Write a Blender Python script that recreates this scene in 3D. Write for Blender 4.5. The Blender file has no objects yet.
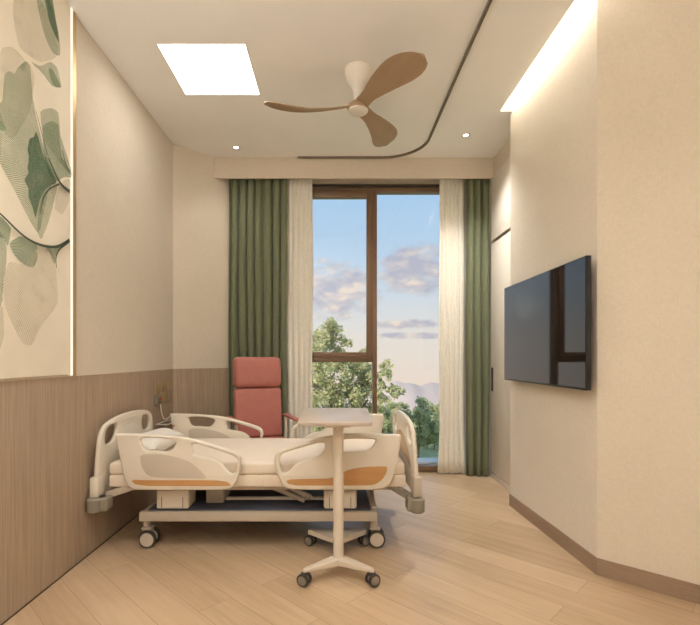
import bpy, bmesh, math, random
from mathutils import Vector, Matrix, Euler
random.seed(7)
PI = math.pi
R = math.radians
scn = bpy.context.scene
COL = scn.collection

# ------------------------------------------------------------------ room constants (metres)
EYE = 1.15          # camera height
CEIL = 3.033        # ceiling height
XL = -1.431         # left wall
YW = 4.65           # window wall
F = 466.7           # focal length expressed for the 700 px frame

# ------------------------------------------------------------------ materials
def new_mat(name):
    m = bpy.data.materials.new(name); m.use_nodes = True
    nt = m.node_tree; nt.nodes.clear()
    out = nt.nodes.new('ShaderNodeOutputMaterial')
    return m, nt, out

def principled(nt, out, col, rough=.5, metal=0., spec=.5):
    b = nt.nodes.new('ShaderNodeBsdfPrincipled')
    b.inputs['Base Color'].default_value = (*col, 1)
    b.inputs['Roughness'].default_value = rough
    b.inputs['Metallic'].default_value = metal
    b.inputs['Specular IOR Level'].default_value = spec
    nt.links.new(b.outputs[0], out.inputs[0])
    return b

def coords(nt, scale=(1, 1, 1), rot=(0, 0, 0), loc=(0, 0, 0), kind='Object'):
    tc = nt.nodes.new('ShaderNodeTexCoord'); mp = nt.nodes.new('ShaderNodeMapping')
    mp.inputs['Scale'].default_value = scale
    mp.inputs['Rotation'].default_value = rot
    mp.inputs['Location'].default_value = loc
    nt.links.new(tc.outputs[kind], mp.inputs[0])
    return mp

def noise(nt, vec, scale, detail=4, rough=.55):
    n = nt.nodes.new('ShaderNodeTexNoise')
    n.inputs['Scale'].default_value = scale; n.inputs['Detail'].default_value = detail
    n.inputs['Roughness'].default_value = rough
    nt.links.new(vec.outputs[0], n.inputs['Vector'])
    return n

def ramp(nt, fac, stops):
    r = nt.nodes.new('ShaderNodeValToRGB')
    e = r.color_ramp.elements
    while len(e) < len(stops): e.new(.5)
    for el, (p, c) in zip(e, stops):
        el.position = p; el.color = (*c, 1)
    nt.links.new(fac, r.inputs[0])
    return r

def bump(nt, height, bsdf, strength=.2, dist=.002):
    b = nt.nodes.new('ShaderNodeBump')
    b.inputs['Strength'].default_value = strength; b.inputs['Distance'].default_value = dist
    nt.links.new(height, b.inputs['Height']); nt.links.new(b.outputs[0], bsdf.inputs['Normal'])

def math_node(nt, op, a, b=None, clamp=False):
    n = nt.nodes.new('ShaderNodeMath'); n.operation = op; n.use_clamp = clamp
    for i, v in enumerate((a, b)):
        if v is None: continue
        if isinstance(v, (int, float)): n.inputs[i].default_value = v
        else: nt.links.new(v, n.inputs[i])
    return n.outputs[0]

def mixc(nt, fac, a, b, mode='MIX'):
    n = nt.nodes.new('ShaderNodeMix'); n.data_type = 'RGBA'; n.blend_type = mode
    for sock, v in ((n.inputs[0], fac), (n.inputs[6], a), (n.inputs[7], b)):
        if isinstance(v, (int, float)): sock.default_value = v
        elif isinstance(v, tuple): sock.default_value = (*v, 1)
        else: nt.links.new(v, sock)
    return n.outputs[2]

def plain(name, col, rough=.5, metal=0., spec=.5, var=.04, vscale=9, bmp=0.):
    """painted / moulded material with a faint procedural unevenness"""
    m, nt, out = new_mat(name)
    b = principled(nt, out, col, rough, metal, spec)
    mp = coords(nt); n = noise(nt, mp, vscale)
    lo = tuple(c * (1 - var) for c in col); hi = tuple(min(1, c * (1 + var)) for c in col)
    r = ramp(nt, n.outputs[0], [(.3, lo), (.7, hi)])
    nt.links.new(r.outputs[0], b.inputs['Base Color'])
    if bmp:
        n2 = noise(nt, mp, 300, 2); bump(nt, n2.outputs[0], b, bmp, .001)
    return m

def wood(name, lo, hi, scale=(40, 40, 1.5), rough=.45, spec=.35):
    m, nt, out = new_mat(name)
    b = principled(nt, out, hi, rough, 0, spec)
    mp = coords(nt, scale)
    n = noise(nt, mp, 1.6, 6, .6)
    n2 = noise(nt, coords(nt, tuple(s * 4 for s in scale)), 1.3, 3, .6)
    f = math_node(nt, 'ADD', math_node(nt, 'MULTIPLY', n.outputs[0], .65), math_node(nt, 'MULTIPLY', n2.outputs[0], .35))
    r = ramp(nt, f, [(.34, lo), (.66, hi)])
    nt.links.new(r.outputs[0], b.inputs['Base Color'])
    bump(nt, f, b, .12, .001)
    return m

def wallpaper(name, col):
    m, nt, out = new_mat(name)
    b = principled(nt, out, col, .85, 0, .2)
    mp = coords(nt)
    n = noise(nt, mp, 2.5, 3)
    w1 = noise(nt, coords(nt, (170, 170, 40)), 1, 2); w2 = noise(nt, coords(nt, (40, 40, 170)), 1, 2)
    weave = math_node(nt, 'ADD', w1.outputs[0], w2.outputs[0])
    f = math_node(nt, 'ADD', math_node(nt, 'MULTIPLY', n.outputs[0], .25), math_node(nt, 'MULTIPLY', weave, .38))
    r = ramp(nt, f, [(.30, tuple(c * .90 for c in col)), (.72, tuple(c * 1.07 for c in col))])
    nt.links.new(r.outputs[0], b.inputs['Base Color'])
    bump(nt, weave, b, .25, .001)
    return m

def emitter(name, col, strength):
    m, nt, out = new_mat(name)
    e = nt.nodes.new('ShaderNodeEmission')
    e.inputs[0].default_value = (*col, 1); e.inputs[1].default_value = strength
    nt.links.new(e.outputs[0], out.inputs[0])
    return m

def fabric(name, col, translucent=0., fold_scale=500, through=0.):
    m, nt, out = new_mat(name)
    d = nt.nodes.new('ShaderNodeBsdfPrincipled')
    d.inputs['Roughness'].default_value = .9; d.inputs['Specular IOR Level'].default_value = .1
    d.inputs['Sheen Weight'].default_value = .15
    w1 = noise(nt, coords(nt, (1, 1, .12)), fold_scale, 2); w2 = noise(nt, coords(nt, (.12, .12, 1)), fold_scale, 2)
    weave = math_node(nt, 'MULTIPLY', math_node(nt, 'ADD', w1.outputs[0], w2.outputs[0]), .5)
    r = ramp(nt, weave, [(.3, tuple(c * .82 for c in col)), (.7, tuple(min(1, c * 1.12) for c in col))])
    nt.links.new(r.outputs[0], d.inputs['Base Color'])
    bump(nt, weave, d, .2, .001)
    sh = d.outputs[0]
    if translucent:
        t = nt.nodes.new('ShaderNodeBsdfTranslucent'); nt.links.new(r.outputs[0], t.inputs[0])
        mx = nt.nodes.new('ShaderNodeMixShader'); mx.inputs[0].default_value = translucent
        nt.links.new(sh, mx.inputs[1]); nt.links.new(t.outputs[0], mx.inputs[2]); sh = mx.outputs[0]
    if through:
        t = nt.nodes.new('ShaderNodeBsdfTransparent')
        mx = nt.nodes.new('ShaderNodeMixShader'); mx.inputs[0].default_value = through
        nt.links.new(sh, mx.inputs[1]); nt.links.new(t.outputs[0], mx.inputs[2]); sh = mx.outputs[0]
    nt.links.new(sh, out.inputs[0])
    return m

def floor_mat():
    m, nt, out = new_mat('oak_planks')
    b = principled(nt, out, (.5, .36, .23), .34, 0, .45)
    mp = coords(nt, (1, 1, 1), (0, 0, R(45)), (.35, -.0097, 0))
    br = nt.nodes.new('ShaderNodeTexBrick')
    nt.links.new(mp.outputs[0], br.inputs['Vector'])
    br.offset = .37; br.offset_frequency = 2
    br.inputs['Scale'].default_value = 1
    br.inputs['Brick Width'].default_value = 1.15; br.inputs['Row Height'].default_value = .174
    br.inputs['Mortar Size'].default_value = .0012; br.inputs['Mortar Smooth'].default_value = .2
    br.inputs['Color1'].default_value = (.0, .0, .0, 1); br.inputs['Color2'].default_value = (1, 1, 1, 1)
    br.inputs['Mortar'].default_value = (.5, .5, .5, 1)
    # long grain along the plank
    sep = nt.nodes.new('ShaderNodeSeparateXYZ'); nt.links.new(mp.outputs[0], sep.inputs[0])
    cmb = nt.nodes.new('ShaderNodeCombineXYZ')
    nt.links.new(math_node(nt, 'MULTIPLY', sep.outputs[0], 1.6), cmb.inputs[0])
    nt.links.new(math_node(nt, 'MULTIPLY', sep.outputs[1], 26), cmb.inputs[1])
    nt.links.new(math_node(nt, 'MULTIPLY', br.outputs[0], 9.), cmb.inputs[2])
    n = nt.nodes.new('ShaderNodeTexNoise'); n.inputs['Scale'].default_value = 1.1; n.inputs['Detail'].default_value = 7
    n.inputs['Roughness'].default_value = .62; n.inputs['Distortion'].default_value = .6
    nt.links.new(cmb.outputs[0], n.inputs['Vector'])
    n2 = noise(nt, coords(nt), 1.7, 3)
    f = math_node(nt, 'ADD', math_node(nt, 'MULTIPLY', n.outputs[0], .55),
                  math_node(nt, 'ADD', math_node(nt, 'MULTIPLY', br.outputs[0], .20), math_node(nt, 'MULTIPLY', n2.outputs[0], .25)))
    r = ramp(nt, f, [(.25, (.375, .26, .155)), (.50, (.51, .37, .235)), (.78, (.63, .475, .32))])
    c = mixc(nt, br.outputs['Fac'], r.outputs[0], (.27, .175, .105))
    nt.links.new(c, b.inputs['Base Color'])
    bump(nt, n.outputs[0], b, .08, .001)
    return m

M = {}
M['wall'] = wallpaper('beige_wallcovering', (.70, .625, .515))
M['ceiling'] = plain('ceiling_paint', (.91, .895, .87), .9, 0, .1, .015, 3)
M['wall_pale'] = wallpaper('pale_wallcovering', (.77, .70, .595))
M['wall_paint'] = plain('off_white_wall_paint', (.88, .87, .84), .85, 0, .1, .015, 3)
M['wainscot'] = wood('taupe_wood_panel', (.345, .26, .185), (.50, .385, .28), (46, 46, 1.2), .5)
M['base'] = wood('baseboard_wood', (.27, .185, .125), (.36, .255, .18), (3, 3, 60), .5)
M['floor'] = floor_mat()
M['bronze'] = plain('bronze_aluminium', (.20, .125, .076), .42, .25, .5)
M['dark'] = plain('dark_bronze', (.055, .045, .036), .45, .3)
M['white_board'] = plain('white_lacquer', (.72, .66, .58), .45, 0, .4, .02)
M['cream'] = plain('cream_plastic', (.74, .68, .58), .38, 0, .5, .02)
M['infill'] = plain('stone_plastic', (.56, .495, .41), .45, 0, .4, .02)
M['orange'] = wood('honey_wood_inlay', (.49, .26, .10), (.57, .315, .13), (2, 30, 30), .4)
M['tan'] = plain('tan_inlay', (.56, .40, .25), .45)
M['steel'] = plain('beige_powder_coat', (.52, .45, .365), .4, .1, .5, .02)
M['tray'] = plain('slate_plastic', (.07, .075, .105), .5, 0, .4)
M['rubber'] = plain('dark_rubber', (.045, .04, .035), .6)
M['hubcap'] = plain('wheel_disc', (.55, .48, .39), .4)
M['greywheel'] = plain('grey_wheel_disc', (.25, .21, .17), .45)
M['bumper'] = plain('grey_bumper', (.25, .22, .17), .5)
M['linen'] = fabric('cream_linen', (.80, .70, .59), 0, 700)
M['white_linen'] = fabric('white_linen', (.80, .76, .70), 0, 700)
M['green'] = fabric('sage_green_cloth', (.185, .205, .125), 0, 260)
M['sheer'] = fabric('cream_sheer', (.96, .90, .80), .10, 420, 0)
M['pink'] = plain('coral_leather', (.46, .170, .14), .5, 0, .4, .05, 14, .15)
M['fanwood'] = wood('walnut_fan_blade', (.33, .22, .13), (.39, .27, .165), (2, 24, 24), .45)
M['fanwhite'] = plain('fan_white', (.78, .73, .65), .4)
M['screen'] = plain('screen_glass', (.004, .004, .005), .04, 0, .6, 0)
M['screen'].node_tree.nodes['Principled BSDF'].inputs['IOR'].default_value = 1.55
M['black'] = plain('black_plastic', (.012, .012, .012), .35)
M['gold'] = plain('brushed_gold', (.62, .44, .21), .38, .75, .5)
M['plate'] = plain('champagne_plate', (.46, .36, .20), .4, .35)
M['tabletop'] = wood('ash_laminate', (.45, .37, .31), (.56, .475, .41), (2, 40, 40), .28)
M['tablecream'] = plain('cream_powder_coat', (.66, .58, .48), .4, 0, .5, .02)
M['red'] = plain('red_button', (.55, .06, .03), .4)
M['track'] = plain('track_bronze', (.20, .165, .13), .45, .4)
M['sill'] = plain('exterior_sill', (.60, .66, .70), .6)
M['panel_light'] = emitter('light_panel_glow', (1.0, .95, .89), 6.5)
M['cove_light'] = emitter('cove_strip_glow', (1.0, .92, .80), 27.0)
M['art_light'] = emitter('art_strip_glow', (1.0, .90, .72), .80)
M['lens'] = emitter('downlight_glow', (1.0, .88, .70), 5.0)
M['can'] = plain('downlight_ring', (.35, .30, .25), .4, .3)

def glass_mat():
    m, nt, out = new_mat('clear_glass')
    t = nt.nodes.new('ShaderNodeBsdfTransparent'); t.inputs[0].default_value = (.97, .98, .98, 1)
    g = nt.nodes.new('ShaderNodeBsdfGlossy'); g.inputs['Roughness'].default_value = .0
    fr = nt.nodes.new('ShaderNodeFresnel'); fr.inputs[0].default_value = 1.45
    mx = nt.nodes.new('ShaderNodeMixShader')
    nt.links.new(math_node(nt, 'MULTIPLY', fr.outputs[0], .5), mx.inputs[0])
    nt.links.new(t.outputs[0], mx.inputs[1]); nt.links.new(g.outputs[0], mx.inputs[2])
    nt.links.new(mx.outputs[0], out.inputs[0])
    return m
M['glass'] = glass_mat()

def leaf_print(name, col, alpha, freq=260.):
    """printed ginkgo leaf: fine ribs radiating from the stalk (u = angle, v = distance)"""
    m, nt, out = new_mat(name)
    b = principled(nt, out, col, .8, 0, .15)
    uv = nt.nodes.new('ShaderNodeUVMap'); uv.uv_map = 'ribs'
    sep = nt.nodes.new('ShaderNodeSeparateXYZ'); nt.links.new(uv.outputs[0], sep.inputs[0])
    s = math_node(nt, 'SINE', math_node(nt, 'MULTIPLY', sep.outputs[0], freq))
    s = math_node(nt, 'ADD', math_node(nt, 'MULTIPLY', s, .5), .5)
    n = noise(nt, coords(nt), 11, 4)
    tr = nt.nodes.new('ShaderNodeBsdfTransparent')
    mx = nt.nodes.new('ShaderNodeMixShader')
    a = math_node(nt, 'ADD', math_node(nt, 'MULTIPLY', s, alpha * .72), alpha * .36)
    a = math_node(nt, 'MULTIPLY', a, math_node(nt, 'ADD', math_node(nt, 'MULTIPLY', n.outputs[0], .8), .6), True)
    nt.links.new(a, mx.inputs[0])
    nt.links.new(tr.outputs[0], mx.inputs[1]); nt.links.new(b.outputs[0], mx.inputs[2])
    nt.links.new(mx.outputs[0], out.inputs[0])
    return m
M['art'] = plain('cream_print_ground', (.84, .77, .64), .75, 0, .2, .04, 4)
M['leaf_dark'] = leaf_print('leaf_print_deep', (.10, .19, .11), .82)
M['leaf_mid'] = leaf_print('leaf_print_mid', (.22, .33, .20), .68)
M['leaf_pale'] = leaf_print('leaf_print_pale', (.36, .43, .28), .55)
M['leaf_tan'] = leaf_print('leaf_print_tan', (.58, .53, .40), .34)
M['stalk'] = plain('stalk_print', (.06, .08, .045), .8)

def foliage(name, lo, hi):
    m, nt, out = new_mat(name)
    d = nt.nodes.new('ShaderNodeBsdfDiffuse'); t = nt.nodes.new('ShaderNodeBsdfTranslucent')
    n = noise(nt, coords(nt), .9, 4); r = ramp(nt, n.outputs[0], [(.3, lo), (.7, hi)])
    nt.links.new(r.outputs[0], d.inputs[0]); nt.links.new(r.outputs[0], t.inputs[0])
    mx = nt.nodes.new('ShaderNodeMixShader'); mx.inputs[0].default_value = .35
    nt.links.new(d.outputs[0], mx.inputs[1]); nt.links.new(t.outputs[0], mx.inputs[2])
    nt.links.new(mx.outputs[0], out.inputs[0])
    return m
M['leaf_yellow'] = foliage('sunny_leaf', (.50, .49, .27), (.74, .70, .46))
M['leaf_green'] = foliage('green_leaf', (.34, .42, .24), (.54, .59, .37))
M['leaf_blue'] = foliage('cool_leaf', (.40, .47, .28), (.56, .61, .39))
M['bark'] = plain('bark', (.22, .17, .12), .9, 0, .1, .2, 5)
M['lawn'] = plain('lawn', (.46, .52, .30), .95, 0, .1, .25, .4)
M['hill'] = plain('haze_tinted_hill', (.50, .435, .43), .95, 0, .1, .05, .05)  # distance haze painted into the ridge's base colour

# ------------------------------------------------------------------ mesh helper
class MB:
    def __init__(s): s.bm = bmesh.new()
    def _add(s, verts, faces, mat=0, bevel=0., seg=2, xf=None):
        t = bmesh.new()
        vs = [t.verts.new(v) for v in verts]
        for f in faces:
            try: t.faces.new([vs[i] for i in f])
            except ValueError: pass
        if bevel:
            bmesh.ops.bevel(t, geom=[e for e in t.edges if e.is_manifold], offset=bevel, segments=seg, profile=.5, affect='EDGES')
        if xf is not None: bmesh.ops.transform(t, matrix=xf, verts=t.verts)
        s.merge(t, mat)
    def merge(s, t, mat=None):
        t.verts.index_update(); vm = [s.bm.verts.new(v.co) for v in t.verts]
        for f in t.faces:
            try: nf = s.bm.faces.new([vm[v.index] for v in f.verts])
            except ValueError: continue
            nf.material_index = mat if mat is not None else f.material_index
        t.free()
    def box(s, x0, x1, y0, y1, z0, z1, bevel=0., mat=0, seg=2, xf=None):
        v = [(x, y, z) for x in (x0, x1) for y in (y0, y1) for z in (z0, z1)]
        f = [(0, 1, 3, 2), (4, 6, 7, 5), (0, 4, 5, 1), (2, 3, 7, 6), (0, 2, 6, 4), (1, 5, 7, 3)]
        s._add(v, f, mat, bevel, seg, xf); return s
    def prism(s, poly, z0, z1, bevel=0., mat=0, xf=None):
        """polygon in x,y lifted from z0 to z1"""
        n = len(poly)
        v = [(x, y, z0) for x, y in poly] + [(x, y, z1) for x, y in poly]
        f = [tuple(range(n))[::-1], tuple(range(n, 2 * n))] + [(i, (i + 1) % n, n + (i + 1) % n, n + i) for i in range(n)]
        s._add(v, f, mat, bevel, 2, xf); return s
    def beam(s, p0, p1, w, h, bevel=.003, mat=0, up=Vector((0, 0, 1))):
        p0, p1 = Vector(p0), Vector(p1); d = (p1 - p0); L = d.length; d.normalize()
        side = d.cross(up)
        if side.length < 1e-4: side = Vector((1, 0, 0))
        side.normalize(); u = side.cross(d)
        xf = Matrix((( d.x, side.x, u.x, p0.x), (d.y, side.y, u.y, p0.y), (d.z, side.z, u.z, p0.z), (0, 0, 0, 1)))
        return s.box(0, L, -w / 2, w / 2, -h / 2, h / 2, bevel, mat, 2, xf)
    def lathe(s, prof, c=(0, 0, 0), axis='Z', seg=24, mat=0):
        v, f = [], []
        for r, z in prof:
            for k in range(seg):
                a = 2 * PI * k / seg
                p = (r * math.cos(a), r * math.sin(a), z)
                if axis == 'Y': p = (p[0], p[2], p[1])
                if axis == 'X': p = (p[2], p[0], p[1])
                v.append((p[0] + c[0], p[1] + c[1], p[2] + c[2]))
        for i in range(len(prof) - 1):
            for k in range(seg):
                f.append((i * seg + k, i * seg + (k + 1) % seg, (i + 1) * seg + (k + 1) % seg, (i + 1) * seg + k))
        f.append(tuple(range(seg))); f.append(tuple(range((len(prof) - 1) * seg, len(prof) * seg)))
        s._add(v, f, mat); return s
    def tube(s, pts, r, seg=10, mat=0, closed=False):
        pts = [Vector(p) for p in pts]; n = len(pts); v, f = [], []
        up = None
        for i, p in enumerate(pts):
            a = pts[(i - 1) % n] if (closed or i > 0) else p
            b = pts[(i + 1) % n] if (closed or i < n - 1) else p
            d = (b - a).normalized()
            if up is None:
                up = Vector((0, 0, 1)) if abs(d.z) < .9 else Vector((1, 0, 0))
            side = d.cross(up).normalized(); up = side.cross(d).normalized()
            for k in range(seg):
                q = 2 * PI * k / seg
                v.append(p + side * (r * math.cos(q)) + up * (r * math.sin(q)))
        for i in range(n if closed else n - 1):
            for k in range(seg):
                j = (i + 1) % n
                f.append((i * seg + k, i * seg + (k + 1) % seg, j * seg + (k + 1) % seg, j * seg + k))
        if not closed:
            f.append(tuple(range(seg))); f.append(tuple(range((n - 1) * seg, n * seg)))
        s._add(v, f, mat); return s
    def grid(s, rows, mat=0, closed_u=False):
        """rows of points -> quads"""
        nr, nc = len(rows), len(rows[0])
        v = [p for r in rows for p in r]; f = []
        for i in range(nr - 1):
            for j in range(nc if closed_u else nc - 1):
                f.append((i * nc + j, i * nc + (j + 1) % nc, (i + 1) * nc + (j + 1) % nc, (i + 1) * nc + j))
        s._add(v, f, mat); return s
    def plate(s, outline, holes, thick, bevel, fn, mat=0):
        """flat panel with holes and rounded rims; fn maps (u, v, w) to x, y, z"""
        cu = bpy.data.curves.new('tmp', 'CURVE'); cu.dimensions = '2D'; cu.fill_mode = 'BOTH'
        cu.extrude = max(1e-5, thick / 2 - bevel); cu.bevel_depth = bevel; cu.bevel_resolution = 2; cu.offset = -bevel
        for loop in [outline] + holes:
            sp = cu.splines.new('POLY'); sp.points.add(len(loop) - 1); sp.use_cyclic_u = True
            for pt, (u, w) in zip(sp.points, loop): pt.co = (u, w, 0, 1)
        ob = bpy.data.objects.new('tmp', cu); COL.objects.link(ob)
        dg = bpy.context.evaluated_depsgraph_get(); dg.update()
        me = bpy.data.meshes.new_from_object(ob.evaluated_get(dg))
        t = bmesh.new(); t.from_mesh(me)
        bmesh.ops.remove_doubles(t, verts=t.verts, dist=1e-5)
        for v in t.verts: v.co = Vector(fn(*v.co))
        bmesh.ops.recalc_face_normals(t, faces=t.faces)
        for fc in t.faces: fc.material_index = mat
        s.merge(t)
        bpy.data.objects.remove(ob); bpy.data.meshes.remove(me); bpy.data.curves.remove(cu)
        return s
    def build(s, name, mats, parent=None, local=False, smooth=35, recalc=True):
        off = Vector((0, 0, 0)); p = parent
        if not local:
            while p is not None: off += p.location; p = p.parent
        if recalc: bmesh.ops.recalc_face_normals(s.bm, faces=s.bm.faces)
        for v in s.bm.verts: v.co -= off
        me = bpy.data.meshes.new(name); s.bm.to_mesh(me); s.bm.free()
        for m in (mats if isinstance(mats, (list, tuple)) else [mats]): me.materials.append(m)
        if smooth:
            for pl in me.polygons: pl.use_smooth = True
            me.set_sharp_from_angle(angle=R(smooth))
        o = bpy.data.objects.new(name, me); COL.objects.link(o)
        if parent is not None: o.parent = parent
        return o

def tag(o, label, cat, group=None):
    o['label'] = label; o['category'] = cat
    if group: o['group'] = group
    return o
def thing(name, label, cat, loc=(0, 0, 0), rz=0., group=None):
    o = bpy.data.objects.new(name, None); COL.objects.link(o)
    o.empty_display_size = .1
    o.location = loc; o.rotation_euler = (0, 0, rz)
    return tag(o, label, cat, group)
def struct(o): o['kind'] = 'structure'; return o
def copy_tree(o, parent=None):
    c = o.copy(); COL.objects.link(c)
    if parent is not None: c.parent = parent
    for ch in list(o.children): copy_tree(ch, c)
    return c
def through(pts, n=4):
    out = []; m = len(pts)
    for i in range(m):
        p0, p1, p2, p3 = (Vector(pts[(i + k - 1) % m]) for k in range(4))
        for k in range(n):
            q = k / n
            v = .5 * ((2 * p1) + (p2 - p0) * q + (2 * p0 - 5 * p1 + 4 * p2 - p3) * q * q + (3 * p1 - p0 - 3 * p2 + p3) * q ** 3)
            out.append((p1.lerp(p2, q) * .45 + v * .55)[:])
    return out
def chaikin(pts, n=2, closed=True):
    for _ in range(n):
        out = []
        m = len(pts)
        for i in range(m if closed else m - 1):
            a, b = pts[i], pts[(i + 1) % m]
            out.append(tuple(.75 * p + .25 * q for p, q in zip(a, b)))
            out.append(tuple(.25 * p + .75 * q for p, q in zip(a, b)))
        if not closed: out = [pts[0]] + out + [pts[-1]]
        pts = out
    return pts

# ================================================================== ROOM SHELL
YB = -1.7                                   # rear wall behind the camera
XR = 2.30                                   # right wall beside the camera
C1 = (1.360, 3.62); C2 = (1.387, 2.469)     # ends of the television wall
C3 = (XR, 2.469 - (XR - 1.387) * .945)      # end of the turned wall
L1, L2 = (XL, 4.12), (-1.126, 4.41)         # left corner wall
L3 = (-.900, YW + .01)

struct(MB().box(-1.75, 2.6, YB - .1, YW + .12, -.1, 0).build('floor', M['floor'], smooth=0))

def wall_between(name, a, b, z0, z1, mat, thick=.12):
    """wall slab whose room face runs from a to b (room on the right-hand side walking a->b)"""
    d = (Vector(b) - Vector(a)).normalized(); n = Vector((-d.y, d.x)) * thick
    q = [a, b, (b[0] + n.x, b[1] + n.y), (a[0] + n.x, a[1] + n.y)]
    return struct(MB().prism(q, z0, z1).build(name, mat, smooth=0))
WZ = 1.045                                   # top of the wood panelling
wall_between('wall_left', (XL, YB), L1, WZ, CEIL + .02, M['wall'])
wall_between('wall_left_panelled', (XL, YB), L1, 0, WZ, M['wainscot'])
wall_between('wall_left_corner', L1, L3, WZ, CEIL + .02, M['wall'])
wall_between('wall_left_corner_panelled', L1, L3, 0, WZ, M['wainscot'])
wall_between('wall_right', C1, C2, 0, 3.24, M['wall_pale'])
wall_between('wall_right_front', C2, C3, 0, 3.24, M['wall'])
wall_between('wall_right_rear', C3, (XR, YB), 0, CEIL + .02, M['wall_paint'])
wall_between('wall_rear', (XR, YB), (XL, YB), 0, CEIL + .02, M['wall_paint'])
# end of the television wall block and the wall over the wardrobe
w = MB().prism([C1, (1.75, 3.62), (1.75, 3.53), (1.47, 3.53)], 0, 3.24)
w.build('wall_right_return', M['wall'], smooth=0)['kind'] = 'structure'
struct(MB().box(1.497, 1.75, 3.62, YW + .1, 2.84, CEIL + .02).build('wall_right_back', M['wall'], smooth=0))
# window wall round the opening
wx0, wx1, wz0, wz1 = -.36, 1.22, .028, 2.873
wb = MB().box(-1.7, wx0, YW, YW + .12, 0, CEIL).box(wx1, 1.75, YW, YW + .12, 0, CEIL)
wb.box(wx0, wx1, YW, YW + .12, wz1, CEIL)
struct(wb.build('wall_window', M['wall'], smooth=0))

# ceiling with the light slot along the television wall
SX0, SX1, SY0, SY1 = 1.265, 1.46, 2.05, 3.575
cb = MB()
cb.box(-1.75, SX0, YB - .1, YW + .12, CEIL, CEIL + .03)
cb.box(SX0, 2.6, SY1, YW + .12, CEIL, CEIL + .03)
cb.box(SX0, 2.6, YB - .1, SY0, CEIL, CEIL + .03)
cb.box(SX1, 2.6, SY0, SY1, CEIL, CEIL + .03)
cb.box(1.17, 1.18, SY0 - .05, SY1 + .05, CEIL + .03, 3.23)
cb.box(1.17, 1.70, SY0 - .05, SY1 + .05, 3.23, 3.24)
cb.box(1.17, 1.70, SY1 + .04, SY1 + .05, CEIL + .03, 3.23)
cb.box(1.17, 1.70, SY0 - .05, SY0 - .04, CEIL + .03, 3.23)
struct(cb.build('ceiling', M['ceiling'], smooth=0))
t = thing('light_strip', 'warm glowing strip light hidden in the ceiling slot above the television wall', 'strip light', (1.245, 2.8, 3.20))
MB().box(1.225, 1.265, SY0, SY1 + .03, 3.218, 3.23).build('channel', M['can'], t)
MB().box(1.230, 1.260, SY0 + .32, SY1 + .02, 3.208, 3.218).build('diffuser', M['cove_light'], t)

# boxed curtain pelmet
struct(MB().box(-1.143, 1.497, 4.41, 4.43, 2.840, CEIL, .002).build('trim_1', M['wall'], smooth=0))
# baseboards on the right-hand walls
def baseboard(name, a, b, h, mat, th=.008):
    d = (Vector(b) - Vector(a)).normalized(); n = Vector((d.y, -d.x)) * th
    q = [a, b, (b[0] + n.x, b[1] + n.y), (a[0] + n.x, a[1] + n.y)]
    return struct(MB().prism(q, 0, h).build(name, mat, smooth=0))
baseboard('baseboard_right', C1, (C2[0] + .0, C2[1]), .088, M['base'])
baseboard('baseboard_right_front', C2, C3, .088, M['base'])
struct(MB().box(XL, XL + .004, YB, 4.115, 0, .006).build('baseboard_left', M['dark'], smooth=0))

# ------------------------------------------------------------------ window
win = struct(MB().box(wx0, wx0 + .05, YW + .001, YW + .09, .0625, 2.7945, .003).box(wx1 - .05, wx1, YW + .001, YW + .09, .0625, 2.7945, .003)
             .box(wx0, wx1, YW, YW + .09, wz1 - .078, wz1, .003).box(wx0, wx1, YW, YW + .09, 0, .062, .003).build('window_1', M['bronze']))
MB().box(.3755, .418, YW - .012, YW + .088, .0625, 2.8365, .003).build('mullion', M['bronze'], win)
MB().box(wx0 + .0505, .375, YW - .005, YW + .088, 1.098, 1.1445, .003).build('transom', M['bronze'], win)
sa = MB()
sx0, sx1 = wx0 + .045, .375
sa.box(sx0 + .0562, .3138, YW - .021, YW + .05, 2.735, 2.81, .003).box(sx0 + .0562, .3138, YW - .021, YW + .05, 1.145, 1.198, .003)
sa.box(sx0, sx0 + .056, YW - .022, YW + .05, 1.145, 2.81, .004).box(.314, sx1, YW - .022, YW + .05, 1.145, 2.81, .004)
sash = sa.build('sash', M['bronze'], win)
MB().box(sx0 + .04, .33, YW + .01, YW + .016, 1.17, 2.76).build('pane', M['glass'], sash, smooth=0)
MB().box(.41, wx1 - .03, YW + .03, YW + .036, .05, 2.82).build('pane', M['glass'], win, smooth=0)
MB().box(wx0 + .03, .375, YW + .03, YW + .036, .05, 1.11).build('pane', M['glass'], win, smooth=0)
MB().box(wx0, wx1, YW - .03, YW, 2.838, 2.858, .002).build('head_rail', M['dark'], win)
struct(MB().box(wx0 - .1, wx1 + .1, YW + .121, YW + .33, -.02, .075, .004).build('trim_2', M['sill'], smooth=0))

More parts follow.
